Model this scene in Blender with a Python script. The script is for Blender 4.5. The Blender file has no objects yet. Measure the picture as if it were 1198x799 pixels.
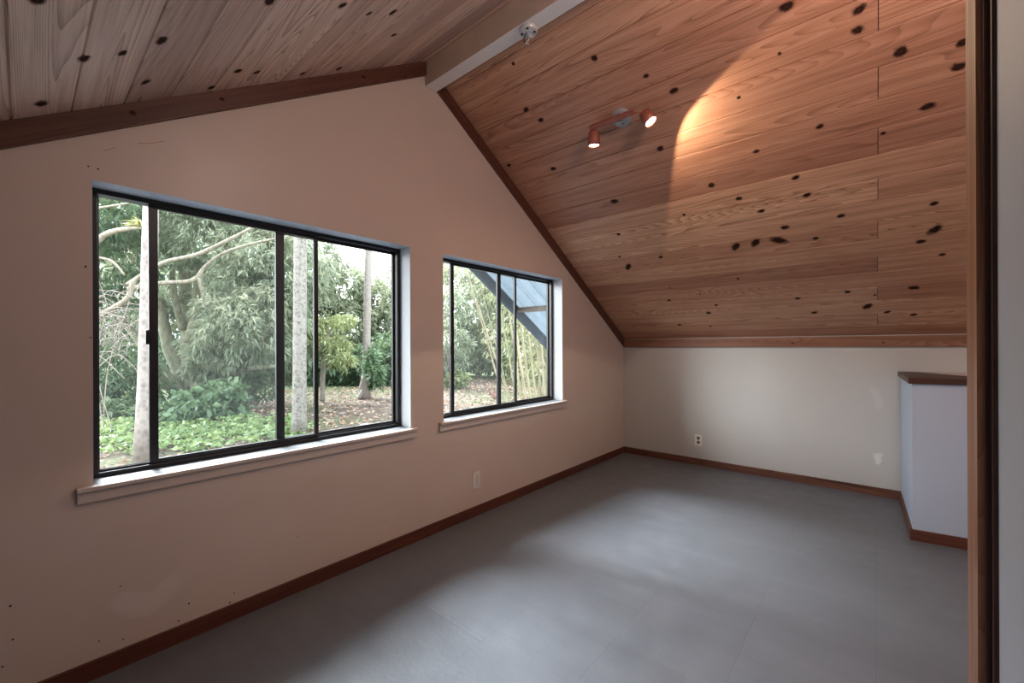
import bpy, bmesh, math, random
import numpy as np
from mathutils import Vector, Matrix
random.seed(7); rng = np.random.default_rng(7)
scn = bpy.context.scene
COL = scn.collection
PI = math.pi

# ------------------------------------------------------------------ room measurements (metres)
EYE = 1.2
GY = 2.161            # inner face of the gable wall
KX = 4.448            # knee wall
LX = 2 * 1.676 - KX   # opposite knee wall (behind the viewer)
RX, RZ, SL = 1.676, 3.007, 0.6233      # ridge line and roof slope
CS = math.cos(math.atan(SL)); SN = math.sin(math.atan(SL))
WT = 0.165             # gable wall thickness
WALLY = -0.135        # side wall close to the viewer
BACKY = -1.6
GROUND = -0.4
def ceil_z(x): return RZ - SL * abs(x - RX)

# ------------------------------------------------------------------ camera
F, YAW, HY, ROLL = 493.76, 0.7104, 405.47, -0.0041
FW = Vector((math.cos(YAW), math.sin(YAW), 0)); RT = Vector((math.sin(YAW), -math.cos(YAW), 0)); UP = Vector((0, 0, 1))
cam_d = bpy.data.cameras.new('camera'); cam = bpy.data.objects.new('camera', cam_d); COL.objects.link(cam)
cam_d.sensor_width = 36; cam_d.lens = 36 * F / 1198
cam_d.shift_y = (HY - 399.5) / 1198
cam_d.clip_start = 0.02; cam_d.clip_end = 300
rot = Matrix((RT, UP, -FW)).transposed().to_4x4()
cam.matrix_world = Matrix.Translation((0, 0, EYE)) @ rot @ Matrix.Rotation(ROLL, 4, 'Z')
scn.camera = cam

def at(u, v, d):
    """world point seen in direction (u, v) of the photograph at distance d along the view"""
    du, dv = u - 599, v - HY; c, s = math.cos(ROLL), math.sin(ROLL)
    a = c * du + s * dv; b = -s * du + c * dv
    return Vector((0, 0, EYE)) + (FW + RT * (a / F) - UP * (b / F)) * d

# ------------------------------------------------------------------ object helpers
def tag(o, label=None, cat=None, group=None, kind=None):
    if label: o['label'] = label
    if cat: o['category'] = cat
    if group: o['group'] = group
    if kind: o['kind'] = kind
    return o
def empty(name, loc=(0, 0, 0), label=None, cat=None, group=None, kind=None):
    o = bpy.data.objects.new(name, None); COL.objects.link(o); o.location = loc; o.empty_display_size = .1
    return tag(o, label, cat, group, kind)
def obj(name, bm, mats, parent=None, smooth=False):
    me = bpy.data.meshes.new(name)
    bmesh.ops.recalc_face_normals(bm, faces=bm.faces) if bm.faces else None
    bm.to_mesh(me); bm.free()
    for m in (mats if isinstance(mats, (list, tuple)) else [mats]): me.materials.append(m)
    if smooth:
        for p in me.polygons: p.use_smooth = True
    o = bpy.data.objects.new(name, me); COL.objects.link(o)
    if parent:
        o.parent = parent
        w = Vector((0, 0, 0)); q = parent
        while q: w += Vector(q.location); q = q.parent
        o.location = -w            # meshes are written in world coordinates
    return o
def box(bm, a, b, mi=0, bev=0.0):
    x0, y0, z0 = [min(p, q) for p, q in zip(a, b)]; x1, y1, z1 = [max(p, q) for p, q in zip(a, b)]
    vs = [bm.verts.new(p) for p in ((x0,y0,z0),(x1,y0,z0),(x1,y1,z0),(x0,y1,z0),(x0,y0,z1),(x1,y0,z1),(x1,y1,z1),(x0,y1,z1))]
    fs = [bm.faces.new([vs[i] for i in f]) for f in ((0,3,2,1),(4,5,6,7),(0,1,5,4),(1,2,6,5),(2,3,7,6),(3,0,4,7))]
    for f in fs: f.material_index = mi
    if bev > 0:
        es = list({e for f in fs for e in f.edges})
        r = bmesh.ops.bevel(bm, geom=es, offset=bev, segments=2, affect='EDGES', profile=.5)
        for f in r['faces']: f.material_index = mi
    return fs
def nbox(a, b, bev=0.0):
    bm = bmesh.new(); box(bm, a, b, 0, bev); return bm
def prism(bm, pts, d, mi=0):
    """closed prism: polygon pts swept by the vector d"""
    d = Vector(d); A = [bm.verts.new(p) for p in pts]; B = [bm.verts.new(Vector(p) + d) for p in pts]
    fs = [bm.faces.new(A), bm.faces.new(B[::-1])]
    n = len(A)
    for i in range(n): fs.append(bm.faces.new((A[i], B[i], B[(i+1) % n], A[(i+1) % n])))
    for f in fs: f.material_index = mi
    return fs
def frame_axes(d):
    d = Vector(d).normalized(); t = Vector((0, 0, 1)) if abs(d.z) < .95 else Vector((1, 0, 0))
    a = d.cross(t).normalized(); return a, d.cross(a).normalized()
def tube(bm, pts, rad, n=8, cap=True, mi=0):
    pts = [Vector(p) for p in pts]; rings = []
    if not hasattr(rad, '__len__'): rad = [rad] * len(pts)
    a = None
    for i, p in enumerate(pts):
        d = (pts[min(i+1, len(pts)-1)] - pts[max(i-1, 0)]).normalized()
        if a is None: a, b = frame_axes(d)
        else:
            a = (a - d * a.dot(d)).normalized(); b = d.cross(a)
        rings.append([bm.verts.new(p + (a * math.cos(t) + b * math.sin(t)) * rad[i]) for t in [2*PI*k/n for k in range(n)]])
    for r0, r1 in zip(rings, rings[1:]):
        for k in range(n):
            f = bm.faces.new((r0[k], r0[(k+1) % n], r1[(k+1) % n], r1[k])); f.smooth = True; f.material_index = mi
    if cap:
        for r in (rings[0], rings[-1]): bm.faces.new(r).material_index = mi
def lathe(bm, c, d, prof, n=32, mi=0):
    """revolve profile [(along, radius)] about the axis d through c"""
    c = Vector(c); d = Vector(d).normalized(); a, b = frame_axes(d); rings = []
    for h, r in prof:
        if r < 1e-6: rings.append([bm.verts.new(c + d * h)])
        else: rings.append([bm.verts.new(c + d*h + (a*math.cos(t) + b*math.sin(t))*r) for t in [2*PI*k/n for k in range(n)]])
    for r0, r1 in zip(rings, rings[1:]):
        for k in range(n):
            q = (k+1) % n
            if len(r0) == 1 and len(r1) == 1: continue
            vs = (r0[0], r1[q], r1[k]) if len(r0) == 1 else (r0[k], r0[q], r1[0]) if len(r1) == 1 else (r0[k], r0[q], r1[q], r1[k])
            f = bm.faces.new(vs); f.smooth = True; f.material_index = mi
def smooth_path(pts, n=6):
    pts = [Vector(p) for p in pts]; P = [pts[0]] + pts + [pts[-1]]; out = []
    for i in range(1, len(P) - 2):
        for k in range(n):
            t = k / n; a, b, c, d = P[i-1], P[i], P[i+1], P[i+2]
            out.append(.5*((2*b) + (c-a)*t + (2*a-5*b+4*c-d)*t*t + (3*b-a-3*c+d)*t**3))
    out.append(pts[-1]); return out

# ------------------------------------------------------------------ material helpers
class NT:
    def __init__(s, name):
        s.m = bpy.data.materials.new(name); s.m.use_nodes = True; s.t = s.m.node_tree
        for n in list(s.t.nodes): s.t.nodes.remove(n)
        s.out = s.n('ShaderNodeOutputMaterial')
    def n(s, ty, **kw):
        nd = s.t.nodes.new(ty)
        for k, v in kw.items():
            if k.startswith('i_'): s.put(nd.inputs[k[2:].replace('_', ' ')], v)
            elif k == 'ins':
                for kk, vv in v.items(): s.put(nd.inputs[kk], vv)
            else: setattr(nd, k, v)
        return nd
    def put(s, sock, v):
        if isinstance(v, bpy.types.NodeSocket): s.t.links.new(v, sock)
        elif isinstance(v, (tuple, list)) and len(v) == 3 and sock.type == 'RGBA': sock.default_value = (*v, 1)
        else: sock.default_value = v
    def math(s, op, a, b=0.0, clamp=False): return s.n('ShaderNodeMath', operation=op, use_clamp=clamp, ins={0: a, 1: b}).outputs[0]
    def mix(s, f, a, b, mode='MIX'):
        nd = s.n('ShaderNodeMix', data_type='RGBA', blend_type=mode)
        s.put(nd.inputs[0], f); s.put(nd.inputs[6], a); s.put(nd.inputs[7], b); return nd.outputs[2]
    def noise(s, vec, scale=5, detail=3, rough=.5, dist=0.0):
        nd = s.n('ShaderNodeTexNoise', ins={'Scale': scale, 'Detail': detail, 'Roughness': rough, 'Distortion': dist})
        s.put(nd.inputs['Vector'], vec); return nd.outputs['Fac']
    def ramp(s, f, stops):
        nd = s.n('ShaderNodeValToRGB'); s.put(nd.inputs[0], f); cr = nd.color_ramp
        while len(cr.elements) < len(stops): cr.elements.new(.5)
        for e, (p, c) in zip(cr.elements, stops): e.position = p; e.color = (*c, 1) if len(c) == 3 else c
        return nd.outputs[0]
    def mapr(s, v, a, b, c, d): return s.n('ShaderNodeMapRange', ins={0: v, 1: a, 2: b, 3: c, 4: d}).outputs[0]
    def scale(s, vec, sc):
        nd = s.n('ShaderNodeVectorMath', operation='MULTIPLY'); s.put(nd.inputs[0], vec); nd.inputs[1].default_value = sc; return nd.outputs[0]
    def pos(s): return s.n('ShaderNodeNewGeometry').outputs['Position']
    def bump(s, h, strength=.2, dist=.01):
        return s.n('ShaderNodeBump', ins={'Strength': strength, 'Distance': dist, 'Height': h}).outputs[0]
    def bsdf(s, **kw):
        nd = s.n('ShaderNodeBsdfPrincipled')
        for k, v in kw.items(): s.put(nd.inputs[k.replace('_', ' ')], v)
        return nd
    def done(s, sh): s.t.links.new(sh if isinstance(sh, bpy.types.NodeSocket) else sh.outputs[0], s.out.inputs[0]); return s.m

def plain(name, col, rough=.5, metal=0.0, spec=.5, nscale=0, namt=.15, bumps=0.0):
    t = NT(name); c = col; kw = {}
    if nscale:
        f = t.noise(t.pos(), nscale, 4, .6)
        c = t.mix(f, tuple(x*(1-namt) for x in col), tuple(min(1, x*(1+namt)) for x in col))
        if bumps: kw['Normal'] = t.bump(f, bumps, .004)
    return t.done(t.bsdf(Base_Color=c, Roughness=rough, Metallic=metal, Specular_IOR_Level=spec, **kw))

def wall_paint(name, col, col2, rough=.42, patches=()):
    """painted drywall: faint blotches, orange peel, and touched-up spots"""
    t = NT(name); p = t.pos()
    f = t.noise(p, 1.3, 3, .55); c = t.mix(t.mapr(f, .3, .7, 0, 1), col, col2)
    wob = t.n('ShaderNodeVectorMath', operation='SCALE', ins={0: t.n('ShaderNodeTexNoise', ins={'Scale': 6.0, 'Detail': 4.0, 'Vector': p}).outputs['Color'], 'Scale': .22}).outputs[0]
    pw = t.n('ShaderNodeVectorMath', operation='ADD', ins={0: p, 1: wob}).outputs[0]
    for (cx, cy, cz), (sx, sy, sz), pc, amt in patches:
        d = t.n('ShaderNodeVectorMath', operation='SUBTRACT', ins={0: pw, 1: (cx + .11, cy + .11, cz + .11)}).outputs[0]
        d = t.n('ShaderNodeVectorMath', operation='DIVIDE', ins={0: d, 1: (sx, sy, sz)}).outputs[0]
        l = t.n('ShaderNodeVectorMath', operation='LENGTH', ins={0: d}).outputs['Value']
        c = t.mix(t.mapr(l, .7, 1.0, amt, 0), c, pc)
    h = t.noise(p, 90, 3, .6)
    return t.done(t.bsdf(Base_Color=c, Roughness=t.mapr(f, .3, .7, rough, rough + .12), Specular_IOR_Level=.5, Normal=t.bump(h, .12, .002)))

def wood(name, dark, mid, light, uv=True, gscale=1.0, rough=.38, var=.35, spec=.4):
    """planed softwood: cathedral grain from the contour lines of a stretched noise"""
    t = NT(name)
    if uv: vec = t.n('ShaderNodeUVMap', uv_map='grain').outputs[0]
    else: vec = t.n('ShaderNodeTexCoord').outputs['Object']
    if uv:
        br = t.n('ShaderNodeAttribute', attribute_name='brand').outputs['Fac']
        big = t.scale(vec, (.24 * gscale, 4.6 * gscale, 1)); fine = t.scale(vec, (5, 260, 1)); mid_v = t.scale(vec, (1.6, 30, 1))
    else:
        br = .5
        big = t.scale(vec, (3 * gscale, 3 * gscale, 3 * gscale)); fine = t.scale(vec, (40, 40, 40)); mid_v = t.scale(vec, (12, 12, 12))
    n1 = t.noise(big, 1.0, 1.4, .4, .25)
    ringf = t.math('MULTIPLY', n1, t.math('ADD', 45.0, t.math('MULTIPLY', br, 50.0)))
    ring = t.math('FRACT', ringf)
    ring = t.math('POWER', ring, 2.2)
    n2 = t.noise(fine, 1.0, 3, .6); n3 = t.noise(mid_v, 1.0, 3, .55)
    f = t.math('ADD', t.math('MULTIPLY', ring, t.math('ADD', .16, t.math('MULTIPLY', br, .24)) if uv else .3), t.math('ADD', t.math('MULTIPLY', n2, .30), t.math('MULTIPLY', n3, .72)))
    c = t.ramp(f, [(.30, light), (.60, mid), (.95, dark)])
    hsv = t.n('ShaderNodeHueSaturation', ins={'Hue': t.mapr(br, 0, 1, .492, .508), 'Saturation': t.mapr(br, 0, 1, 1.06, .94), 'Value': t.mapr(br, 0, 1, 1 - var, 1 + var * .6)})
    t.put(hsv.inputs['Color'], c)
    return t.done(t.bsdf(Base_Color=hsv.outputs[0], Roughness=t.mapr(f, .3, .9, rough, rough + .16), Specular_IOR_Level=spec, Normal=t.bump(f, .10, .002)))

M = {}
WARM = (.60, .50, .435)
M['gable'] = wall_paint('gable_paint', (.655, .545, .48), (.61, .50, .435), .36, [
    ((.34, GY, .235), (.12, .4, .055), (.70, .60, .55), .8),
    ((.09, GY, .56), (.14, .4, .16), (.66, .56, .51), .7),
    ((.75, GY, .60), (.75, .4, .10), (.645, .55, .495), .6),
    ((2.4, GY, .60), (.75, .4, .07), (.66, .57, .52), .6),
    ((3.6, GY, .75), (.55, .4, .28), (.645, .55, .49), .45)])
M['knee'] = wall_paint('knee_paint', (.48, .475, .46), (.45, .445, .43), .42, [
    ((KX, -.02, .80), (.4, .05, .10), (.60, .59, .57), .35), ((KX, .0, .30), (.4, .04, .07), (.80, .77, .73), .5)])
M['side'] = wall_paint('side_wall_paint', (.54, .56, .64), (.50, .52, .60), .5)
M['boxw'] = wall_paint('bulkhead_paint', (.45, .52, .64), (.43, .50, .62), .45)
M['white'] = plain('white_trim_paint', (.36, .375, .40), .4, nscale=14, namt=.04)
M['reveal'] = plain('window_reveal_paint', (.44, .455, .48), .5, nscale=14, namt=.04)
M['sill'] = plain('sill_paint', (.115, .120, .130), .45, nscale=14, namt=.06)
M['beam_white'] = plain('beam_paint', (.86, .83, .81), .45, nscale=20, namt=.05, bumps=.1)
M['beam_shaded'] = plain('shaded_beam_paint', (.60, .49, .41), .55, nscale=7, namt=.25, bumps=.15)  # mottled beam side; its shade and wood bounce are put into the tan
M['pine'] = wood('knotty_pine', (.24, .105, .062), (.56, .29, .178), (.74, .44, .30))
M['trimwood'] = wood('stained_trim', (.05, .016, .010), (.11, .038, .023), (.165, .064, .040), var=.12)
M['pine_left'] = wood('daylit_knotty_pine', (.30, .175, .130), (.68, .47, .365), (.88, .68, .57))  # same pine, with cool daylight on the left slope put into its colour
M['knot'] = None
M['casing'] = wood('casing_wood', (.16, .06, .03), (.38, .17, .095), (.48, .25, .15), var=.1)
M['capwood'] = wood('dark_cap_wood', (.028, .012, .008), (.065, .030, .020), (.11, .058, .04), var=.1)
M['floor'] = None
M['bronze'] = plain('dark_bronze_aluminium', (.035, .034, .036), .38, .6, .5, nscale=30, namt=.2)
M['plate'] = plain('plastic_plate', (.74, .70, .66), .35)
M['dark'] = plain('dark_slot', (.03, .022, .02), .6)
M['nail'] = plain('nail_hole', (.07, .045, .035), .8)

def knot_mat():
    t = NT('knot_wood'); uv = t.n('ShaderNodeUVMap', uv_map='grain').outputs[0]
    l = t.n('ShaderNodeVectorMath', operation='LENGTH', ins={0: uv}).outputs['Value']
    n = t.noise(t.pos(), 38, 4, .65); l2 = t.math('ADD', l, t.math('MULTIPLY', t.math('SUBTRACT', n, .5), .9))
    c = t.ramp(l2, [(.0, (.05, .022, .015)), (.34, (.022, .010, .007)), (.48, (.07, .026, .015)), (.66, (.17, .07, .04)), (.9, (.28, .13, .08))])
    a = t.mapr(l2, .42, .84, 1, 0)
    b = t.bsdf(Base_Color=c, Roughness=.85, Specular_IOR_Level=.1)
    mx = t.n('ShaderNodeMixShader', ins={0: a}); t.put(mx.inputs[1], t.n('ShaderNodeBsdfTransparent').outputs[0]); t.put(mx.inputs[2], b.outputs[0])
    return t.done(mx)
M['knot'] = knot_mat()

def floor_mat():
    t = NT('grey_painted_floor'); p = t.pos()
    n1 = t.noise(p, 1.1, 4, .6); n2 = t.noise(p, 9, 4, .65); n3 = t.noise(p, 55, 3, .6); n4 = t.noise(t.scale(p, (14, 2.2, 1)), 1.0, 3, .6)
    f = t.math('ADD', t.math('MULTIPLY', n1, .5), t.math('ADD', t.math('MULTIPLY', n2, .25), t.math('MULTIPLY', n4, .25)))
    c = t.ramp(f, [(.3, (.098, .105, .122)), (.5, (.124, .132, .150)), (.72, (.155, .163, .180))])
    br = t.n('ShaderNodeTexBrick', ins={'Scale': 1.0, 'Mortar Size': .0035, 'Mortar Smooth': .5, 'Brick Width': 1.22, 'Row Height': .405, 'Vector': p})
    seam = br.outputs['Fac']
    c = t.mix(t.math('MULTIPLY', seam, .18), c, (.07, .072, .085))
    spk = t.mapr(t.noise(p, 34, 2, .5), .74, .78, 0, 1)
    c = t.mix(t.math('MULTIPLY', spk, .4), c, (.19, .195, .205))
    h = t.math('SUBTRACT', t.math('ADD', n3, t.math('MULTIPLY', n2, .8)), t.math('MULTIPLY', seam, .8))
    return t.done(t.bsdf(Base_Color=c, Roughness=t.mapr(n2, .3, .7, .36, .52), Specular_IOR_Level=.5, Normal=t.bump(h, .22, .004)))
M['floor'] = floor_mat()

def glass_mat():
    t = NT('window_glass')
    lw = t.n('ShaderNodeFresnel', ins={'IOR': 1.45}).outputs[0]
    mx = t.n('ShaderNodeMixShader', ins={0: t.math('MULTIPLY', lw, .8)})
    t.put(mx.inputs[1], t.n('ShaderNodeBsdfTransparent', ins={'Color': (.93, .965, .955)}).outputs[0])
    t.put(mx.inputs[2], t.n('ShaderNodeBsdfGlossy', ins={'Roughness': .02, 'Color': (.9, .95, 1)}).outputs[0])
    return t.done(mx)
M['glass'] = glass_mat()
def screen_mat():
    t = NT('insect_screen'); p = t.pos()
    mx = t.n('ShaderNodeMixShader', ins={0: .05})
    t.put(mx.inputs[1], t.n('ShaderNodeBsdfTransparent').outputs[0])
    d = t.n('ShaderNodeAddShader'); t.put(d.inputs[0], t.n('ShaderNodeBsdfDiffuse', ins={'Color': (.16, .17, .17)}).outputs[0])
    t.put(d.inputs[1], t.n('ShaderNodeBsdfTranslucent', ins={'Color': (.18, .19, .19)}).outputs[0])
    t.put(mx.inputs[2], d.outputs[0]); return t.done(mx)
M['screen'] = screen_mat()

# ------------------------------------------------------------------ boards with UVs
class Boards:
    """collects wooden boards as quads with grain UVs and a per-board random value"""
    def __init__(s): s.bm = bmesh.new(); s.uv = s.bm.loops.layers.uv.new('grain'); s.r = s.bm.faces.layers.float.new('brand')
    def face(s, pts, uvs, r, mi=0):
        f = s.bm.faces.new([s.bm.verts.new(p) for p in pts]); f[s.r] = r; f.material_index = mi
        for l, q in zip(f.loops, uvs): l[s.uv].uv = q
    def bar(s, a, b, side, up, r=None, mi=0):
        """a bar from a to b, cross-section spanned by the vectors side and up"""
        a, b, side, up = Vector(a), Vector(b), Vector(side), Vector(up); r = random.random() if r is None else r
        L = (b - a).length; w = side.length; h = up.length; o = random.random() * 20; q = random.random() * 3
        c = [a, a+side, a+side+up, a+up]; d = [p + (b - a) for p in c]; acc = 0
        for i, ww in enumerate((w, h, w, h)):
            j = (i+1) % 4
            s.face((c[i], c[j], d[j], d[i]), ((o, q+acc), (o, q+acc+ww), (o+L, q+acc+ww), (o+L, q+acc)), r, mi); acc += ww
        for E in (c[::-1], d): s.face(E, ((o, q), (o+w*.2, q), (o+w*.2, q+h), (o, q+h)), r)
    def done(s, name, mats, parent=None): return obj(name, s.bm, mats, parent)

def struct(o, label=None): o['kind'] = 'structure'; return o

# ------------------------------------------------------------------ floor
bm = bmesh.new(); box(bm, (LX - .1, BACKY - .1, -.1), (KX + .1, GY + .02, 0)); struct(obj('floor', bm, M['floor']))

# ------------------------------------------------------------------ ceilings
def slope_pt(side, s, y, n=0.0):
    """s metres down the slope from the ridge, n metres above the face"""
    return Vector((RX + side * (s * CS + n * SN), y, RZ - s * SN + n * CS))
def ceiling(side, seam0, knots, name):
    B = Boards(); step = .1375 / CS; smax = (KX - RX) / CS
    s0 = (side * (seam0 - RX)) / CS
    k0 = math.floor(-s0 / step) - 1
    ss = [s0 + k * step for k in range(k0, 60)]
    for k, (a, b) in enumerate(zip(ss, ss[1:])):
        if b <= 0 or a >= smax: continue
        a_, b_ = max(a, 0), min(b, smax)
        pieces = [(GY, BACKY)]
        if side > 0 and (k % 2 == PAR): pieces = [(GY, -.0135), (-.0165, BACKY)]
        elif side > 0: pieces = [(GY, -1.25), (-1.253, BACKY)]
        for y1, y0 in pieces:
            r = random.random(); o = random.random() * 40; q = random.random() * 9
            prof = [(a_, .006), (a_ + .0035, 0), (b_ - .0035, 0), (b_, .006)]
            for (sa, na), (sb, nb) in zip(prof, prof[1:]):
                P = [slope_pt(side, sa, y0, na), slope_pt(side, sb, y0, nb), slope_pt(side, sb, y1, nb), slope_pt(side, sa, y1, na)]
                B.face(P, ((o + y0, q + sa), (o + y0, q + sb), (o + y1, q + sb), (o + y1, q + sa)), r)
    for (kx, ky, r, el, an) in knots:
        s = side * (kx - RX) / CS; c = slope_pt(side, s, ky, -.0008); e1 = Vector((0, 1, 0)); e2 = (slope_pt(side, s + 1, ky) - slope_pt(side, s, ky)).normalized()
        ca, sa = math.cos(an), math.sin(an); R = r * 1.42
        pts, uvs = [], []
        for t in [2*PI*i/18 for i in range(18)]:
            x, y = math.cos(t), math.sin(t); X = x*el*ca - y*sa; Y = x*el*sa + y*ca
            pts.append(c + (e1*X + e2*Y)*R); uvs.append((x, y))
        B.face(pts, uvs, .5, 1)
    # backing so that the seams stay dark and no light leaks in
    for n in (.012, .05):
        B.face([slope_pt(side, -.01, BACKY, n), slope_pt(side, smax, BACKY, n), slope_pt(side, smax, GY, n), slope_pt(side, -.01, GY, n)], ((0, 0), (0, .1), (.1, .1), (.1, 0)), .1, 2)
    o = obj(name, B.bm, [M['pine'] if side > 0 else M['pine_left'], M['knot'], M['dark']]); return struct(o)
PAR = 0
RK = [(2.047,1.157,2),(2.218,.94,1),(2.332,.83,1),(1.897,1.612,0),(2.126,1.701,2),(2.208,1.646,1),(2.389,2.078,1),(2.511,1.76,1),(2.599,1.01,1),(2.911,.797,2),(2.859,1.457,2),(2.773,.518,1),(2.983,.351,1),(2.735,.217,1),(3.11,.311,1),(3.162,.562,1),(3.041,.667,1),(2.351,.339,0),(2.191,.29,2),(2.306,.047,1),(2.375,.054,2),(2.514,-.088,3),(2.558,-.282,1),(2.646,-.278,2),(2.779,-.191,2),(2.852,-.033,0),(3.314,-.25,1),(3.491,-.267,4),(3.566,-.213,1),(3.686,-.315,1),(3.293,.156,1),(3.314,.452,1),(3.436,.296,1),(3.412,.77,4),(3.402,.641,4),(3.408,.503,5),(3.41,1.325,1),(3.133,1.559,1),(3.345,1.658,0),(3.462,1.633,4),(3.077,1.027,0),(3.897,1.439,1),(3.998,1.062,1),(3.852,1.155,0),(4.093,1.151,2),(4.239,1.462,1),(4.274,1.187,0),(3.982,.46,1),(4.151,.366,1),(3.948,.151,1),(4.111,.04,4),(4.182,-.069,1),(3.953,-.201,2),(4.222,-.212,1),(3.997,0.0,0),(3.749,1.38,0),(3.72,.825,0),(2.473,.541,0)]
LK = [(.025,1.415,2),(.12,1.732,1),(.043,2.034,2),(.2,1.711,1),(.282,1.643,1),(.288,1.957,1),(.519,2.095,1),(.575,1.95,1),(.656,1.988,1),(.881,2.074,1),(1.061,2.072,1),(.76,1.456,1),(.904,1.518,1),(1.158,1.731,1),(.506,1.425,2),(1.011,1.518,1)]
KS = {0: (.010, 1.1, 0), 1: (.015, 1.35, .2), 2: (.018, 1.4, -.1), 3: (.028, 1.0, .6), 4: (.022, 1.7, .9), 5: (.027, 2.0, -.5)}
def kn(L): return [(x, y, KS[k][0] * random.uniform(.85, 1.15), KS[k][1] * random.uniform(.9, 1.15), KS[k][2] + random.uniform(-.2, .2)) for x, y, k in L]
extra_r = [(random.uniform(1.9, 4.3), random.uniform(-1.5, -.4), 1) for _ in range(25)]
extra_l = [(random.uniform(-1, 1.5), random.uniform(-1.5, 1.3), random.choice((1, 1, 2))) for _ in range(30)]
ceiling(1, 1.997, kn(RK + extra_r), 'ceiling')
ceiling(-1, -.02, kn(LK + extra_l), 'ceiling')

# ------------------------------------------------------------------ gable wall with its two openings
W = [dict(x0=.170, x1=1.556, z0=.696, z1=1.815), dict(x0=1.817, x1=3.216, z0=.700, z1=1.815)]
def gable():
    bm = bmesh.new()
    xs = sorted([LX, W[0]['x0'], W[0]['x1'], RX, W[1]['x0'], W[1]['x1'], KX])
    def poly(pts, mi=0): bm.faces.new([bm.verts.new(p) for p in pts]).material_index = mi
    for y in (GY, GY + WT):
        for a, b in zip(xs, xs[1:]):
            w = next((q for q in W if q['x0'] <= a + 1e-6 and b <= q['x1'] + 1e-6), None)
            za, zb = ceil_z(a) + .02, ceil_z(b) + .02
            if w: poly([(a, y, -.1), (b, y, -.1), (b, y, w['z0']), (a, y, w['z0'])]); poly([(a, y, w['z1']), (b, y, w['z1']), (b, y, zb), (a, y, za)])
            else: poly([(a, y, -.1), (b, y, -.1), (b, y, zb), (a, y, za)])
    y0, y1 = GY, GY + WT
    for w in W:
        x0, x1, z0, z1 = w['x0'], w['x1'], w['z0'], w['z1']
        for q in ([(x0,y0,z0),(x0,y1,z0),(x0,y1,z1),(x0,y0,z1)], [(x1,y0,z0),(x1,y1,z0),(x1,y1,z1),(x1,y0,z1)], [(x0,y0,z1),(x1,y0,z1),(x1,y1,z1),(x0,y1,z1)], [(x0,y0,z0),(x1,y0,z0),(x1,y1,z0),(x0,y1,z0)]): poly(q, 1)
    # nail holes and hairline scratches
    for x, z in ((-.026,.353),(-.021,.24),(.241,.302),(.45,.14),(.613,.11),(.597,.076),(.183,.126),(.248,.098),(.416,.085),(-.043,.163),(.152,1.495),(1.383,.19),(.885,.267),(.164,1.239),(.16,1.86),(.185,1.858)):
        r = random.uniform(.0022, .0036)
        poly([(x + r*math.cos(t), GY - .0006, z + r*math.sin(t)*1.3) for t in [PI*i/4 for i in range(8)]], 2)
    for L in ([(.295, 1.992), (.33, 2.004), (.375, 2.03)], [(.20, 1.93), (.235, 1.955)]):
        for (a, b), (c, d) in zip(L, L[1:]): poly([(a, GY - .0006, b - .001), (c, GY - .0006, d - .001), (c, GY - .0006, d + .001), (a, GY - .0006, b + .001)], 3)
    me = bpy.data.meshes.new('wall_left'); bm.to_mesh(me); bm.free()
    for m in (M['gable'], M['reveal'], M['nail'], plain('scratch', (.33, .16, .10), .7)): me.materials.append(m)
    o = bpy.data.objects.new('wall_left', me); COL.objects.link(o); return struct(o)
gable()

# ------------------------------------------------------------------ other walls
struct(obj('wall_far', nbox((KX, BACKY - .1, -.1), (KX + .12, GY + .1, ceil_z(KX) + .02)), M['knee']))
struct(obj('wall_back', nbox((LX - .12, WALLY - .12, -.1), (LX, GY + .1, ceil_z(LX) + .02)), M['knee']))
bm = bmesh.new()
xe = 1.03
prism(bm, [(LX, WALLY, -.1), (xe, WALLY, -.1), (xe, WALLY, ceil_z(xe) + .03), (LX, WALLY, ceil_z(LX) + .03)], (0, -.115, 0))
struct(obj('wall_right', bm, M['side']))
bm = bmesh.new()      # return wall and end wall of the space beyond the opening
prism(bm, [(xe - .12, WALLY - .115, -.1), (xe, WALLY - .115, -.1), (xe, WALLY - .115, ceil_z(xe) + .03), (xe - .12, WALLY - .115, ceil_z(xe - .12) + .03)], (0, BACKY - WALLY + .115, 0))
prism(bm, [(xe - .12, BACKY, -.1), (KX + .1, BACKY, -.1), (KX + .1, BACKY, ceil_z(KX)), (RX, BACKY, RZ + .05), (xe - .12, BACKY, ceil_z(xe - .12) + .03)], (0, -.1, 0))
struct(obj('wall_end', bm, M['side']))

# ------------------------------------------------------------------ wood trim
def mitre_bar(name, a, b, side, up, mats=None):
    B = Boards(); B.bar(a, b, side, up); return struct(B.done(name, [mats or M['trimwood'], M['knot']]))
TH, TW = .019, .088
# sloped trim along the gable, both sides of the ridge
for sd in (1, -1):
    x_in = 1.7605 if sd > 0 else 1.674
    x_out = KX if sd > 0 else LX
    a = Vector((x_in, GY - TH, ceil_z(x_in) - TW)); b = Vector((x_out, GY - TH, ceil_z(x_out) - TW))
    B = Boards(); B.bar(a, b, (0, TH + .002, 0), (0, 0, TW + .003), .5)
    if sd < 0:
        for kx, r in ((.28, .012), (.57, .012), (1.24, .010)):
            kz = ceil_z(kx) - TW * .45
            B.face([Vector((kx + math.cos(t)*r*1.3, GY - TH - .0008, kz + math.sin(t)*r)) for t in [2*PI*i/14 for i in range(14)]], [(math.cos(2*PI*i/14), math.sin(2*PI*i/14)) for i in range(14)], .5, 1)
    struct(B.done('trim_1' if sd > 0 else 'trim_2', [M['trimwood'], M['knot']]))
M['trimlight'] = wood('knee_trim_wood', (.10, .040, .021), (.22, .095, .055), (.31, .15, .092), var=.1)
B = Boards(); B.bar((KX - TH, GY - TH, 1.186), (KX - TH, BACKY, 1.186), (TH + .002, 0, 0), (0, 0, .088), .55)
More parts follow.
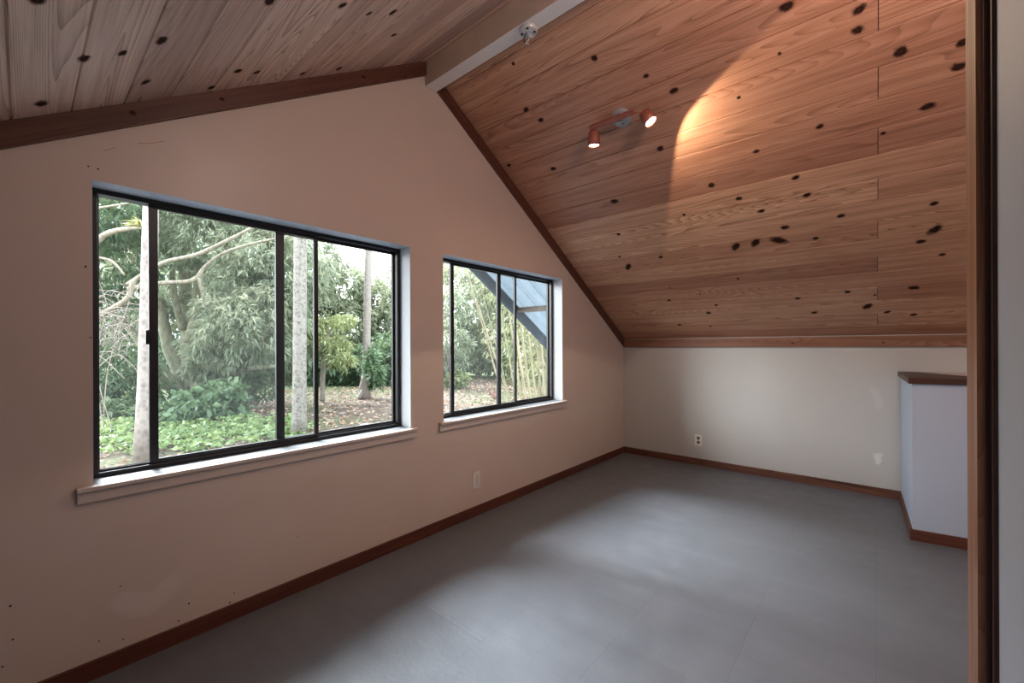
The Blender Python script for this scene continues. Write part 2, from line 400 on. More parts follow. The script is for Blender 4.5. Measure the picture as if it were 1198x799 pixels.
for ky in (1.75, .55, -.05):
    B.face([Vector((KX - TH - .0008, ky + math.cos(t)*.014, 1.22 + math.sin(t)*.009)) for t in [2*PI*i/14 for i in range(14)]], [(math.cos(2*PI*i/14), math.sin(2*PI*i/14)) for i in range(14)], .5, 1)
struct(B.done('trim_3', [M['trimlight'], M['knot']]))
# baseboards
BH, BT = .066, .014
mitre_bar('baseboard_left', (LX, GY - BT, 0), (KX, GY - BT, 0), (0, BT + .002, 0), (0, 0, BH))
mitre_bar('baseboard_far', (KX - BT, GY - BT, 0), (KX - BT, -.15, 0), (BT + .002, 0, 0), (0, 0, BH))
mitre_bar('baseboard_back', (LX, WALLY, 0), (LX, GY - BT, 0), (BT, 0, 0), (0, 0, BH))
# casing at the end of the side wall beside the viewer
B = Boards()
B.bar((.946, -.117, 0), (.946, -.117, ceil_z(.98)), (.091, 0, 0), (0, -.018, 0), .5)
B.bar((.936, -.124, 0), (.936, -.124, ceil_z(.95)), (.0095, 0, 0), (0, -.011, 0), .1, 1)  # dark bars stand in for shade on the casing's edge and foot
B.bar((.922, -.130, 0), (.922, -.130, ceil_z(.95)), (.0135, 0, 0), (0, -.005, 0), .0, 1)
B.bar((1.03, -.135, 0), (1.03, -.135, ceil_z(1.03)), (.018, 0, 0), (0, -.115, 0), .4)
struct(B.done('trim_4', [M['casing'], M['capwood']]))

# ridge beam
bm = bmesh.new(); bx0, bx1, bz0 = 1.674, 1.7605, 2.852
fs = box(bm, (bx0, BACKY, bz0), (bx1, GY - .001, RZ + .0), 0, .003)
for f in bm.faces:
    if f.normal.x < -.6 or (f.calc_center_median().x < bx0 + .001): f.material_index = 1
ridge = struct(obj('trim_5', bm, [M['beam_white'], M['beam_shaded']]))

# ------------------------------------------------------------------ windows
def window(i, w, slide):
    root = empty(f'window_{i}', ((w['x0'] + w['x1'])/2, GY + .1, w['z0']), kind='structure')
    x0, x1, z0, z1 = w['x0'], w['x1'], w['z0'], w['z1']; ya, yb = GY + .104, GY + .160
    fw_ = .022
    bm = bmesh.new()
    box(bm, (x0, ya, z1 - .019), (x1, yb, z1), 0, .002); box(bm, (x0, ya, z0), (x1, yb, z0 + .024), 0, .002)
    box(bm, (x0, ya + .0005, z0 + .024), (x0 + fw_, yb, z1 - .019), 0, .0015); box(bm, (x1 - fw_, ya + .0005, z0 + .024), (x1, yb, z1 - .019), 0, .0015)
    for yy in (ya + .014, ya + .034): box(bm, (x0 + fw_, yy, z0 + .024), (x1 - fw_, yy + .003, z0 + .032), 0)
    obj('window_frame', bm, M['bronze'], root)
    zc0, zc1 = z0 + .026, z1 - .020
    def sash(name, a, b, y, st_l, st_r):
        bm = bmesh.new(); t = .018
        box(bm, (a, y, zc0), (a + st_l, y + t, zc1), 0, .002); box(bm, (b - st_r, y, zc0), (b, y + t, zc1), 0, .002)
        box(bm, (a + st_l, y + .001, zc1 - .013), (b - st_r, y + t - .001, zc1), 0); box(bm, (a + st_l, y + .001, zc0), (b - st_r, y + t - .001, zc0 + .016), 0)
        s = obj(name, bm, M['bronze'], root)
        bm = bmesh.new(); vs = [bm.verts.new(p) for p in ((a + st_l, y + t/2, zc0 + .016), (b - st_r, y + t/2, zc0 + .016), (b - st_r, y + t/2, zc1 - .016), (a + st_l, y + t/2, zc1 - .016))]; bm.faces.new(vs)
        obj('glass_pane', bm, M['glass'], s); return s
    mid = (x0 + x1) / 2
    s1 = sash('sliding_sash', slide[0], slide[1], ya + .008, .030, .022)
    sash('fixed_sash', mid - .022, x1 - fw_, ya + .032, .040, .012)
    bm = bmesh.new(); hz = EYE + (.045 if i == 1 else -.02)
    box(bm, (slide[0] - .012, ya - .004, hz - .03), (slide[0] + .008, ya + .010, hz + .03), 0, .003); box(bm, (slide[0] - .004, ya - .010, hz - .012), (slide[0] + .004, ya - .003, hz + .012), 0, .002)
    obj('latch', bm, M['bronze'], s1)
    bm = bmesh.new(); y = yb - .004; a, b = x0 + fw_, mid + .02
    for q in ((a, a + .008), (b - .010, b)): box(bm, (q[0], y - .004, zc0), (q[1], y + .002, zc1))
    sc = obj('screen_frame', bm, M['bronze'], root)
    bm = bmesh.new(); bm.faces.new([bm.verts.new(p) for p in ((a, y, zc0), (b, y, zc0), (b, y, zc1), (a, y, zc1))]); obj('insect_screen', bm, M['screen'], sc)
    # stool and apron
    o0, o1 = x0 - .045, x1 + .04
    bm = bmesh.new(); box(bm, (o0, GY - .030, z0 - .010), (o1, GY, z0 + .006), 1, .003); box(bm, (x0, GY, z0 - .008), (x1, ya, z0 + .006), 0)
    box(bm, (o0 + .002, GY - .016, z0 - .052), (o1 - .002, GY - .0005, z0 - .010), 1, .002)
    obj('window_sill', bm, [M['sill'], M['sillface']], root)
M['sillface'] = plain('sill_apron_paint', (.62, .53, .48), .45, nscale=10, namt=.06)
window(1, W[0], (.344, 1.044)); window(2, W[1], (1.981, 2.704))

# ------------------------------------------------------------------ boxed bulkhead in the far right corner
bk = empty('stair_bulkhead', (4.0, -.5, 0), 'low white boxed-in bulkhead with a brown wooden top in the far right corner', 'built-in cabinet')
CT = .996
bm = bmesh.new(); prism(bm, [(3.58, -.172, 0), (KX - .022, -.150, 0), (KX - .022, -1.3, 0), (3.74, -1.3, 0)], (0, 0, CT - .033)); obj('body', bm, M['boxw'], bk)
B = Boards()
def capface(pts, z, r=.5): B.face([Vector((x, y, z)) for x, y in pts], [(y, x) for x, y in pts], r)
P = [(3.562, -.155), (KX - .022, -.132), (KX - .022, -.25), (3.66, -.62), (3.632, -.60)]
capface(P, CT); capface(P[::-1], CT - .034)
for (x, y), (X, Y) in zip(P, P[1:] + P[:1]):
    L = math.hypot(X - x, Y - y); B.face([Vector((x, y, CT - .034)), Vector((X, Y, CT - .034)), Vector((X, Y, CT)), Vector((x, y, CT))], [(0, 0), (L, 0), (L, .034), (0, .034)], .1)
B.done('wooden_top', [M['capwood']], bk)
bm = bmesh.new(); prism(bm, [(3.66, -.62, CT - .033), (KX - .022, -.25, CT - .033), (KX - .022, -1.3, CT - .033), (3.74, -1.3, CT - .033)], (0, 0, .031)); obj('pale_top', bm, plain('pale_ledge', (.70, .64, .60), .5), bk)  # paler slab fills the top beyond the cap's diagonal edge
B = Boards(); B.bar((3.566, -.160, 0), (KX - .036, -.138, 0), (0, -.012, 0), (0, 0, BH), .5); B.done('baseboard', [M['trimwood']], bk)
B = Boards(); B.bar((3.566, -.160, 0), (3.72, -1.3, 0), (.014, 0, 0), (0, 0, BH), .4); B.done('baseboard', [M['trimwood']], bk)

# ------------------------------------------------------------------ outlets
o = empty('wall_outlet', (2.115, GY, .247), 'pale rectangular wall plate low on the window wall below the smaller window', 'outlet')
obj('cover_plate', nbox((2.080, GY - .006, .187), (2.150, GY, .307), .003), M['plate'], o)
obj('insert', nbox((2.098, GY - .0085, .213), (2.132, GY - .005, .281), .0015), plain('plate_insert', (.66, .61, .57), .35), o)
o = empty('wall_outlet', (KX, 1.352, .25), 'small duplex outlet with two dark sockets low on the far wall', 'outlet')
obj('cover_plate', nbox((KX - .006, 1.317, .193), (KX, 1.387, .307), .003), M['plate'], o)
for dz in (-.021, .021):
    bm = bmesh.new(); lathe(bm, (KX - .005, 1.352, .25 + dz), (-1, 0, 0), [(0, .017), (.003, .017), (.004, .0155), (.004, 0)], 20); s = obj('socket', bm, plain('socket_plastic', (.17, .12, .10), .45), o)
    bm = bmesh.new()
    for dy in (-.006, .006): box(bm, (KX - .0095, 1.352 + dy - .001, .25 + dz - .003), (KX - .0088, 1.352 + dy + .001, .25 + dz + .006))
    obj('slots', bm, M['dark'], s)

# ------------------------------------------------------------------ spotlight bar on the ceiling
NIN = Vector((-SN, 0, -CS)); DOWN = Vector((CS, 0, -SN))
def onceil(x, y, n=0): return Vector((x, y, ceil_z(x))) + NIN * n
M['rust'] = plain('rust_red_metal', (.30, .095, .065), .42, .1)
M['bulb'] = None
t = NT('lit_bulb'); em = t.n('ShaderNodeEmission', ins={'Color': (1, .82, .58, 1), 'Strength': 12.0}); M['bulb'] = t.done(em)
pc = onceil(2.361, 1.154)
fx = empty('spotlight_bar', pc, 'rust red two-headed spotlight bar with white round base, both bulbs lit', 'ceiling light')
bm = bmesh.new(); lathe(bm, pc, NIN, [(0, .060), (.010, .060), (.016, .056), (.018, 0)], 40); pl = obj('ceiling_plate', bm, M['white'], fx)
for s in (1, -1):
    bm = bmesh.new(); lathe(bm, pc + DOWN * (.034 * s) + NIN * .0175, NIN, [(0, .005), (.003, .0045), (.004, 0)], 12); obj('screw', bm, M['rust'], pl)
b0 = Vector((2.298, 1.334, 2.549)); b1 = Vector((2.301, 1.05, 2.548))
bm = bmesh.new(); d = (b1 - b0).normalized(); sd_ = d.cross(NIN).normalized()
hw, hh = .013, .011
prism(bm, [b0 + sd_*hw - NIN*hh, b0 + sd_*hw + NIN*hh, b0 - sd_*hw + NIN*hh, b0 - sd_*hw - NIN*hh], b1 - b0)
lathe(bm, pc + NIN * .016, (b0 + b1) / 2 - pc - NIN * .016, [(0, .014), (.05, .014)], 16)
obj('bar', bm, M['rust'], fx)
def head(base, aim, L, R):
    aim = aim.normalized(); bm = bmesh.new()
    lathe(bm, base, aim, [(0, 0), (0, R*.72), (.006, R*.86), (L*.55, R*.98), (L, R), (L, R*.90), (L - .012, R*.86), (L - .012, 0)], 32)
    h = obj('spot_head', bm, M['rust'], fx)
    bm = bmesh.new(); lathe(bm, base + aim * (L - .0115), aim, [(0, R*.84), (.004, R*.8), (.009, R*.45), (.011, 0)], 28); obj('bulb', bm, M['bulb'], h)
    return base + aim * (L + .004), aim
aL = Vector((.10, .04, -1)).normalized(); p1, a1 = head(Vector((2.332, 1.325, 2.448)) - aL * .085, aL, .085, .038)
aimR = (DOWN * .66 * .80 + Vector((0, -1, 0)) * .75 * .80 + NIN * .80)
bm = bmesh.new(); hbR = Vector((2.34, 0.961, 2.473)) - aimR.normalized() * .08; tube(bm, [b1 - d * .012, hbR + aimR.normalized() * .01], .0075, 10); obj('swivel_arm', bm, M['rust'], fx)
p2, a2 = head(hbR, aimR, .08, .038)
def spot(name, p, a, W_, ang, blend, col=(1, .70, .40), r=.012):
    l = bpy.data.lights.new(name, 'SPOT'); l.energy = W_; l.color = col; l.spot_size = ang; l.spot_blend = blend; l.shadow_soft_size = r
    o = bpy.data.objects.new(name, l); COL.objects.link(o); o.location = p; o.rotation_euler = Vector(a).to_track_quat('-Z', 'Y').to_euler(); return o
spot('lamp_beam', p1, a1, 2.5, math.radians(150), .9)
spot('lamp_beam', p2, a2, 12, math.radians(154), .04, (1, .77, .52))

# ------------------------------------------------------------------ bare fixture box on the beam
jb = Vector((1.724, 1.363, bz0))
jx = empty('junction_box', jb, 'small round bare ceiling fixture plate with dark holes and wires on the white beam', 'light fixture')
bm = bmesh.new(); lathe(bm, jb, (0, 0, -1), [(0, .048), (.016, .048), (.020, .045), (.0205, 0)], 36); obj('round_plate', bm, plain('galvanised_steel', (.66, .68, .70), .35, .3, nscale=40, namt=.2), jx)
for a in (.5, 2.0, 3.7, 5.2):
    bm = bmesh.new(); lathe(bm, jb + Vector((math.cos(a)*.033, math.sin(a)*.033, -.0207)), (0, 0, -1), [(0, .008), (.001, 0)], 14)
    obj('hole', bm, M['dark'], jx)
bm = bmesh.new(); a = .6
prism(bm, [jb + Vector((-.04, -.008, -.0225)), jb + Vector((.04, -.008, -.0225)), jb + Vector((.04, .008, -.0225)), jb + Vector((-.04, .008, -.0225))], (0, 0, -.002)); obj('mounting_strap', bm, plain('strap_steel', (.75, .75, .74), .3, .5), jx)
for k, s in enumerate((-1, 1)):
    bm = bmesh.new(); tube(bm, smooth_path([jb + Vector((s*.010, .0, -.022)), jb + Vector((s*.016, .012, -.045)), jb + Vector((s*.006, .022, -.058)), jb + Vector((s*.014, .006, -.070))]), .0028, 7)
    obj('wire', bm, [M['dark'], M['plate']][k], jx)

exec_outside = True
# ================================================================== OUTSIDE
OUT = .34      # foliage and earth are dark next to painted rooms
def dim(c): return tuple(x * OUT for x in c)
def attr_leaf(name, dark, mid, light, rough=.42, trans=.35, sat=1.0):
    dark, mid, light = [(c[0] * .80, c[1] * .71, c[2] * .66) for c in (dark, mid, light)]
    t = NT(name); a = t.n('ShaderNodeAttribute', attribute_name='tint').outputs['Fac']
    c = t.ramp(a, [(.0, dark), (.5, mid), (1.0, light)])
    b = t.bsdf(Base_Color=c, Roughness=rough, Specular_IOR_Level=.55)
    tr = t.n('ShaderNodeBsdfTranslucent'); t.put(tr.inputs[0], t.mix(.5, c, light))
    mx = t.n('ShaderNodeMixShader', ins={0: trans}); t.put(mx.inputs[1], b.outputs[0]); t.put(mx.inputs[2], tr.outputs[0])
    return t.done(mx)
def leaves_mesh(name, base, dirs, L, Wd, tint, mat, parent=None, fold=.25, droop=.25):
    """base (n,3), dirs (n,3): each leaf is a folded, drooping blade of six points"""
    n = len(base); d = dirs / np.linalg.norm(dirs, axis=1, keepdims=True)
    r = rng.normal(size=(n, 3)); s = np.cross(d, r); s /= np.linalg.norm(s, axis=1, keepdims=True)
    nn = np.cross(s, d); nn *= np.sign(nn[:, 2:3] + 1e-9)
    s = np.cross(d, nn)
    L = np.broadcast_to(np.asarray(L, float), (n,))[:, None]; Wd = np.broadcast_to(np.asarray(Wd, float), (n,))[:, None]
    dz = np.array([0, 0, -1.0])
    m = base + d * L * .5 - nn * Wd * fold; tip = base + d * L + dz * L * droop
    v = np.stack([base, m + s * Wd * .5 + nn * Wd * fold, tip, m - s * Wd * .5 + nn * Wd * fold, m], 1).reshape(-1, 3)
    k = np.arange(n)[:, None] * 5
    tri = np.concatenate([k + np.array([0, 4, 1]), k + np.array([4, 2, 1]), k + np.array([0, 3, 4]), k + np.array([4, 3, 2])], 1).reshape(-1)
    me = bpy.data.meshes.new(name); me.vertices.add(n * 5); me.vertices.foreach_set('co', v.ravel().astype(np.float32))
    nf = n * 4; me.loops.add(nf * 3); me.loops.foreach_set('vertex_index', tri.astype(np.int32)); me.polygons.add(nf)
    me.polygons.foreach_set('loop_start', np.arange(0, nf * 3, 3, dtype=np.int32))
    me.update(calc_edges=True); me.validate()
    at_ = me.attributes.new('tint', 'FLOAT', 'POINT'); at_.data.foreach_set('value', np.repeat(tint, 5).astype(np.float32))
    me.materials.append(mat)
    o = bpy.data.objects.new(name, me); COL.objects.link(o)
    if parent: o.parent = parent; o.location = -Vector(parent.location)
    return o
def blob(c, r, n, shell=.55):
    p = rng.normal(size=(n, 3)); p /= np.linalg.norm(p, axis=1, keepdims=True)
    q = p * (shell + (1 - shell) * rng.random((n, 1)) ** .6)
    q *= 1 + .22 * np.sin(p[:, :1] * 5 + c[0]) * np.cos(p[:, 2:3] * 6 + c[1])
    return q * np.array(r) + np.array(c), p
def foliage(name, blobs, per, L, Wd, mat, parent, droop=.5, spread=.8, up=0.0, fold=.25, tb=.5):
    B, D, T, LL = [], [], [], []
    for c, r, n in blobs:
        P, O = blob(np.array(c), r, n)
        for _ in range(per):
            dr = O * .55 + rng.normal(size=P.shape) * spread; dr[:, 2] += up - droop
            B.append(P + rng.normal(size=P.shape) * L * .22); D.append(dr)
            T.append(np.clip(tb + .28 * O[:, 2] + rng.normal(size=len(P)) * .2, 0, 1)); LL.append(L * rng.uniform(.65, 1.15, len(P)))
    B, D, T, LL = map(np.concatenate, (B, D, T, LL))
    return leaves_mesh(name, B, D, LL, LL * Wd, T, mat, parent, fold, .18)
def bark(name, a, b, scale=6, sx=(1, 1, .35), rough=.8):
    a, b = dim(a), dim(b); t = NT(name); p = t.scale(t.pos(), sx); n = t.noise(p, scale, 5, .65); v = t.n('ShaderNodeTexVoronoi', ins={'Scale': scale * 1.7}); t.put(v.inputs['Vector'], p)
    f = t.math('ADD', t.math('MULTIPLY', n, .7), t.math('MULTIPLY', v.outputs['Distance'], .4))
    c = t.ramp(f, [(.3, a), (.62, b)])
    return t.done(t.bsdf(Base_Color=c, Roughness=rough, Normal=t.bump(f, .4, .02)))
M['leaf_mango'] = attr_leaf('mango_leaf', (.055, .10, .06), (.165, .25, .155), (.54, .62, .46))  # palest tone carries the leaves' painted highlights
M['leaf_shrub'] = attr_leaf('shrub_leaf', (.06, .13, .07), (.12, .23, .12), (.22, .36, .20))
M['leaf_dark'] = attr_leaf('dark_leaf', (.035, .085, .045), (.085, .175, .085), (.20, .31, .16))
M['leaf_light'] = attr_leaf('light_leaf', (.12, .19, .08), (.23, .33, .14), (.42, .50, .25))
M['leaf_far'] = attr_leaf('far_leaf', (.13, .19, .125), (.24, .32, .205), (.40, .47, .32), .6)  # haze of distance is put into these pale tones
M['leaf_yellow'] = attr_leaf('yellow_leaf', (.13, .17, .06), (.25, .30, .11), (.42, .46, .22))
M['leaf_cover'] = attr_leaf('ground_leaf', (.07, .15, .05), (.17, .30, .11), (.36, .50, .22))
M['leaf_bamboo'] = attr_leaf('bamboo_leaf', (.10, .15, .08), (.20, .26, .13), (.36, .38, .22))
M['bark_mango'] = bark('mango_bark', (.30, .27, .18), (.66, .60, .44), 9)
M['bark_moss'] = bark('mossy_bark', (.24, .26, .14), (.55, .55, .36), 9)
M['bark_white'] = bark('white_bark', (.29, .245, .20), (.68, .60, .51), 9, (1, 1, .8), .7)
M['bark_white2'] = bark('mottled_white_bark', (.14, .12, .09), (.60, .54, .46), 13, (1, 1, 1), .7)
M['bark_pale'] = bark('pale_bark', (.42, .35, .30), (.66, .58, .51), 8, (1, 1, 2.5))
M['twig'] = bark('dry_twig', (.34, .28, .22), (.62, .54, .45), 10)
M['bamboo'] = bark('bamboo_culm', (.34, .27, .14), (.62, .52, .30), 5, (1, 1, .3), .5)
M['dirt'] = None
def ground_mat():
    t = NT('leaf_litter_ground'); p = t.pos()
    n1 = t.noise(p, .35, 4, .6); n2 = t.noise(p, 3, 5, .65); n3 = t.noise(p, 26, 4, .7)
    lit = t.ramp(n3, [(p_, dim(c_)) for p_, c_ in [(.3, (.13, .095, .07)), (.5, (.30, .235, .185)), (.68, (.52, .44, .37))]])
    grass = t.ramp(n3, [(p_, dim(c_)) for p_, c_ in [(.3, (.12, .20, .07)), (.6, (.30, .40, .17))]])
    far = t.n('ShaderNodeSeparateXYZ', ins={0: p}).outputs
    gm = t.mapr(t.math('ADD', t.math('MULTIPLY', n1, 1.0), t.math('MULTIPLY', n2, .35)), .64, .78, 0, 1)
    far_g = t.mapr(far[1], 13.5, 15.5, 0, .85)
    gm = t.math('MAXIMUM', t.math('MULTIPLY', gm, .55), t.math('MULTIPLY', far_g, t.mapr(n2, .3, .6, .5, 1)))
    c = t.mix(gm, lit, grass)
    gr = t.mapr(t.math('ADD', far[1], t.math('MULTIPLY', n2, 1.0)), 7.0, 7.6, 1, 0)
    gravel = t.ramp(n3, [(p_, dim(c_)) for p_, c_ in [(.35, (.24, .27, .31)), (.65, (.48, .53, .59))]])
    c = t.mix(gr, c, gravel)
    return t.done(t.bsdf(Base_Color=c, Roughness=.95, Specular_IOR_Level=.1, Normal=t.bump(n3, .8, .05)))
bm = bmesh.new(); G = {}
def gz(x, y): return GROUND + .06 * math.sin(x * .7 + 1) * math.cos(y * .55) * min(1, max(0, (y - 7) / 5)) + max(0, (y - 20)) * .03
xs = [-14 + i * .9 for i in range(68)]; ys = [GY + WT + i * .9 for i in range(52)]
for i, x in enumerate(xs):
    for j, y in enumerate(ys): G[i, j] = bm.verts.new((x, y, gz(x, y)))
for i in range(len(xs) - 1):
    for j in range(len(ys) - 1):
        bm.faces.new((G[i, j], G[i+1, j], G[i+1, j+1], G[i, j+1])).smooth = True
struct(obj('ground', bm, ground_mat(), smooth=True))

# roof overhang beyond the gable
def sheet_mat():
    t = NT('translucent_roof_sheet'); n = t.noise(t.pos(), 6, 4, .6)
    mx = t.n('ShaderNodeMixShader', ins={0: .55}); t.put(mx.inputs[1], t.bsdf(Base_Color=(.20, .25, .29), Roughness=.5).outputs[0])
    tr = t.n('ShaderNodeBsdfTranslucent'); t.put(tr.inputs[0], t.mix(n, (.080, .098, .110), (.125, .148, .163))); t.put(mx.inputs[2], tr.outputs[0]); return t.done(mx)
M['metal'] = sheet_mat()
M['barge'] = plain('slate_blue_board', (.045, .056, .068), .6, nscale=9, namt=.25)
M['purlin'] = plain('weathered_purlin', dim((.40, .335, .265)), .75, nscale=12, namt=.25)
rf = empty('roof', (RX, GY + WT, RZ + .2), kind='structure')
OY = 3.40
for sd in (1, -1):
    bm = bmesh.new(); N = 54; y0, y1 = GY + WT + .002, OY + .03; smax = 5.2
    rows = []
    for i in range(N * 4 + 1):
        y = y0 + (y1 - y0) * i / (N * 4); ph = (y - y0) / .19; fr = ph % 1
        h = .19 + (.022 if fr < .22 else 0)
        rows.append([bm.verts.new(slope_pt(sd, s, y, h * CS)) for s in (0, smax)])
    for a, b in zip(rows, rows[1:]): bm.faces.new((a[0], a[1], b[1], b[0]))
    obj('metal_sheet', bm, M['metal'], rf)
    bm = bmesh.new(); p0 = slope_pt(sd, 0, OY); p1_ = slope_pt(sd, smax, OY)
    prism(bm, [p0 + Vector((0, 0, .05)), p1_ + Vector((0, 0, .05)), p1_ + Vector((0, 0, .205)), p0 + Vector((0, 0, .205))], (0, .035, 0)); obj('barge_board', bm, M['barge'], rf)
    for px in ((2.55, 3.30, 4.02, 4.74, 5.4) if sd > 0 else (.8, .08, -.64, -1.36, -2.0)):
        s = abs(px - RX) / CS; bm = bmesh.new(); u = (slope_pt(sd, s + 1, 0) - slope_pt(sd, s, 0)).normalized()
        a = slope_pt(sd, s, GY + WT, .105); nn = (slope_pt(sd, s, 0, 1) - slope_pt(sd, s, 0)).normalized()
        prism(bm, [a - u*.02, a + u*.02, a + u*.02 + nn*.055, a - u*.02 + nn*.055], (0, OY - GY - WT, 0)); obj('purlin', bm, M['purlin'], rf)

def V(u, v, d): return at(u, v, d)
def trunk_obj(name, paths, mat, parent, n=10):
    bm = bmesh.new()
    for pts, rads in paths:
        sp = smooth_path(pts, 6); k = len(sp); rr = np.interp(np.linspace(0, 1, k), np.linspace(0, 1, len(rads)), rads)
        tube(bm, sp, [float(r) * random.uniform(.95, 1.05) for r in rr], n)
    return obj(name, bm, mat, parent)
def tree(name, base, label, cat='tree', group=None): return empty(name, base, label, cat, group)

# ---- the large mango tree in the middle of the big window
DM = 12.2
mb = V(222, 470, DM); mb.z = GROUND
mango = tree('mango_tree', mb, 'large spreading tree with mossy forked trunk and drooping leaves behind the big window')
trunk_obj('trunk', [
    ([mb - Vector((0, 0, .15)), V(212, 440, DM), V(196, 400, DM), V(188, 350, DM)], (.26, .2, .16, .10)),
    ([mb - Vector((0, 0, .15)), V(222, 430, DM), V(218, 380, DM + .2), V(216, 330, DM + .3), V(210, 260, DM + .3)], (.28, .2, .17, .15, .08)),
    ([mb - Vector((0, 0, .15)), V(205, 455, DM - .3), V(185, 430, DM - .5), V(168, 405, DM - .6), V(140, 370, DM - .8)], (.24, .19, .15, .12, .07)),
    ([V(220, 400, DM), V(228, 370, DM), V(232, 330, DM), V(240, 290, DM)], (.13, .12, .10, .06)),
    ([V(214, 385, DM), V(205, 350, DM - .3), V(200, 310, DM - .3)], (.10, .08, .05)),
    ], M['bark_moss'], mango)
trunk_obj('branch', [([V(150, 333, 8.6), V(190, 308, 8.6), V(230, 298, 8.5), V(265, 282, 8.4), V(300, 264, 8.4), V(330, 250, 8.4)], (.05, .042, .04, .036, .03, .02)),
    ([V(150, 338, 8.9), V(190, 331, 8.9), V(225, 328, 8.8), V(240, 312, 8.8), V(262, 296, 8.7), V(300, 284, 8.7), V(340, 276, 8.7)], (.05, .045, .042, .036, .03, .026, .018)),
    ([V(232, 325, 8.8), V(236, 340, 8.9), V(240, 358, 9.1)], (.035, .03, .02))], M['bark_mango'], mango)
trunk_obj('branch', [([mb + Vector((0, 0, .5)), V(248, 455, DM - 1), V(262, 442, DM - 1.6), V(290, 432, DM - 2), V(330, 428, DM - 2.2)], (.13, .10, .08, .065, .04))], M['bark_moss'], mango)
foliage('foliage', [
    (V(140, 245, 11.5), (1.6, 1.5, 1.5), 330), (V(200, 245, 12.2), (2.0, 1.6, 1.6), 380), (V(265, 275, 11.4), (1.7, 1.4, 1.4), 420),
    (V(310, 320, 10.8), (1.3, 1.3, 1.5), 420), (V(290, 385, 10.2), (1.2, 1.1, 1.0), 330), (V(255, 420, 10.4), (.7, .7, .5), 130),
    (V(340, 300, 12.5), (1.4, 1.4, 2.2), 330), (V(130, 330, 12.5), (1.5, 1.2, 1.4), 260), (V(245, 350, 13.2), (1.2, 1.0, 1.2), 200), (V(320, 410, 11.8), (1.1, 1.0, .9), 220), (V(170, 190, 11.5), (2.6, 1.8, 1.6), 300), (V(280, 210, 11.5), (2.6, 1.8, 1.6), 300)],
    17, .19, .24, M['leaf_mango'], mango, .65, .6)

# ---- left edge tree behind the left white trunk
lt = V(110, 480, 11); lt.z = GROUND
ltree = tree('leafy_tree', lt, 'dark leafy tree with a bare pale limb at the left edge of the big window')
trunk_obj('trunk', [([lt, V(105, 400, 10.4), V(108, 310, 9.4)], (.16, .13, .09))], M['bark_mango'], ltree)
trunk_obj('branch', [([V(96, 300, 7.4), V(118, 278, 7.4), V(136, 270, 7.3), V(163, 266, 7.2)], (.055, .05, .042, .03)), ([V(100, 246, 7.6), V(130, 241, 7.6), V(160, 236, 7.6)], (.022, .018, .012))], M['bark_mango'], ltree)
trunk_obj('branch', [([V(98, 385, 7.8), V(120, 368, 7.8), V(148, 350, 7.7), V(156, 330, 7.7), V(170, 318, 7.7)], (.05, .05, .045, .038, .02)), ([V(104, 300, 8.5), V(130, 305, 8.5), V(146, 322, 8.5)], (.03, .025, .02))], M['bark_mango'], ltree)
foliage('foliage', [(V(128, 440, 10.2), (1.0, 1.0, .8), 300), (V(125, 300, 10.6), (1.2, 1, 1.5), 300), (V(150, 460, 11), (1.0, .8, .6), 200), (V(115, 240, 9.5), (1.0, 1, .8), 200)], 10, .2, .28, M['leaf_dark'], ltree, .5, .7)

# ---- bromeliad growing on the limb
bc = V(165, 266, 7.0)
brm = empty('bromeliad', bc, 'yellow-green spiky bromeliad on the bare limb beside the left white trunk', 'plant')
n = 60; dd = rng.normal(size=(n, 3)); dd[:, 2] = np.abs(dd[:, 2]) * .8 + .15
leaves_mesh('leaf_rosette', np.tile(np.array(bc), (n, 1)), dd, rng.uniform(.18, .32, n), .028, rng.random(n), M['leaf_yellow'], brm, .2, .35)

# ---- dead twiggy shrub, left
tb = V(125, 470, 7.5); tb.z = GROUND
dsh = tree('dry_shrub', tb, 'tangle of dry grey twigs at the left edge of the big window', 'shrub')
bm = bmesh.new()
for k in range(90):
    a = V(random.uniform(98, 160), random.uniform(340, 420), random.uniform(7.2, 8.2)); dv = Vector((random.gauss(0, .3), random.gauss(0, .25), random.gauss(.05, .28)))
    tube(bm, [a, a + dv * .5 + Vector((0, 0, .05)), a + dv], [.010, .008, .004], 5, False)
for k in range(3): tube(bm, smooth_path([tb + Vector((random.gauss(0, .1), random.gauss(0, .1), 0)), V(random.uniform(112, 135), 430, 7.6), V(random.uniform(102, 155), random.uniform(350, 390), 7.7)]), .009, 6, False)
obj('twigs', bm, M['twig'], dsh)

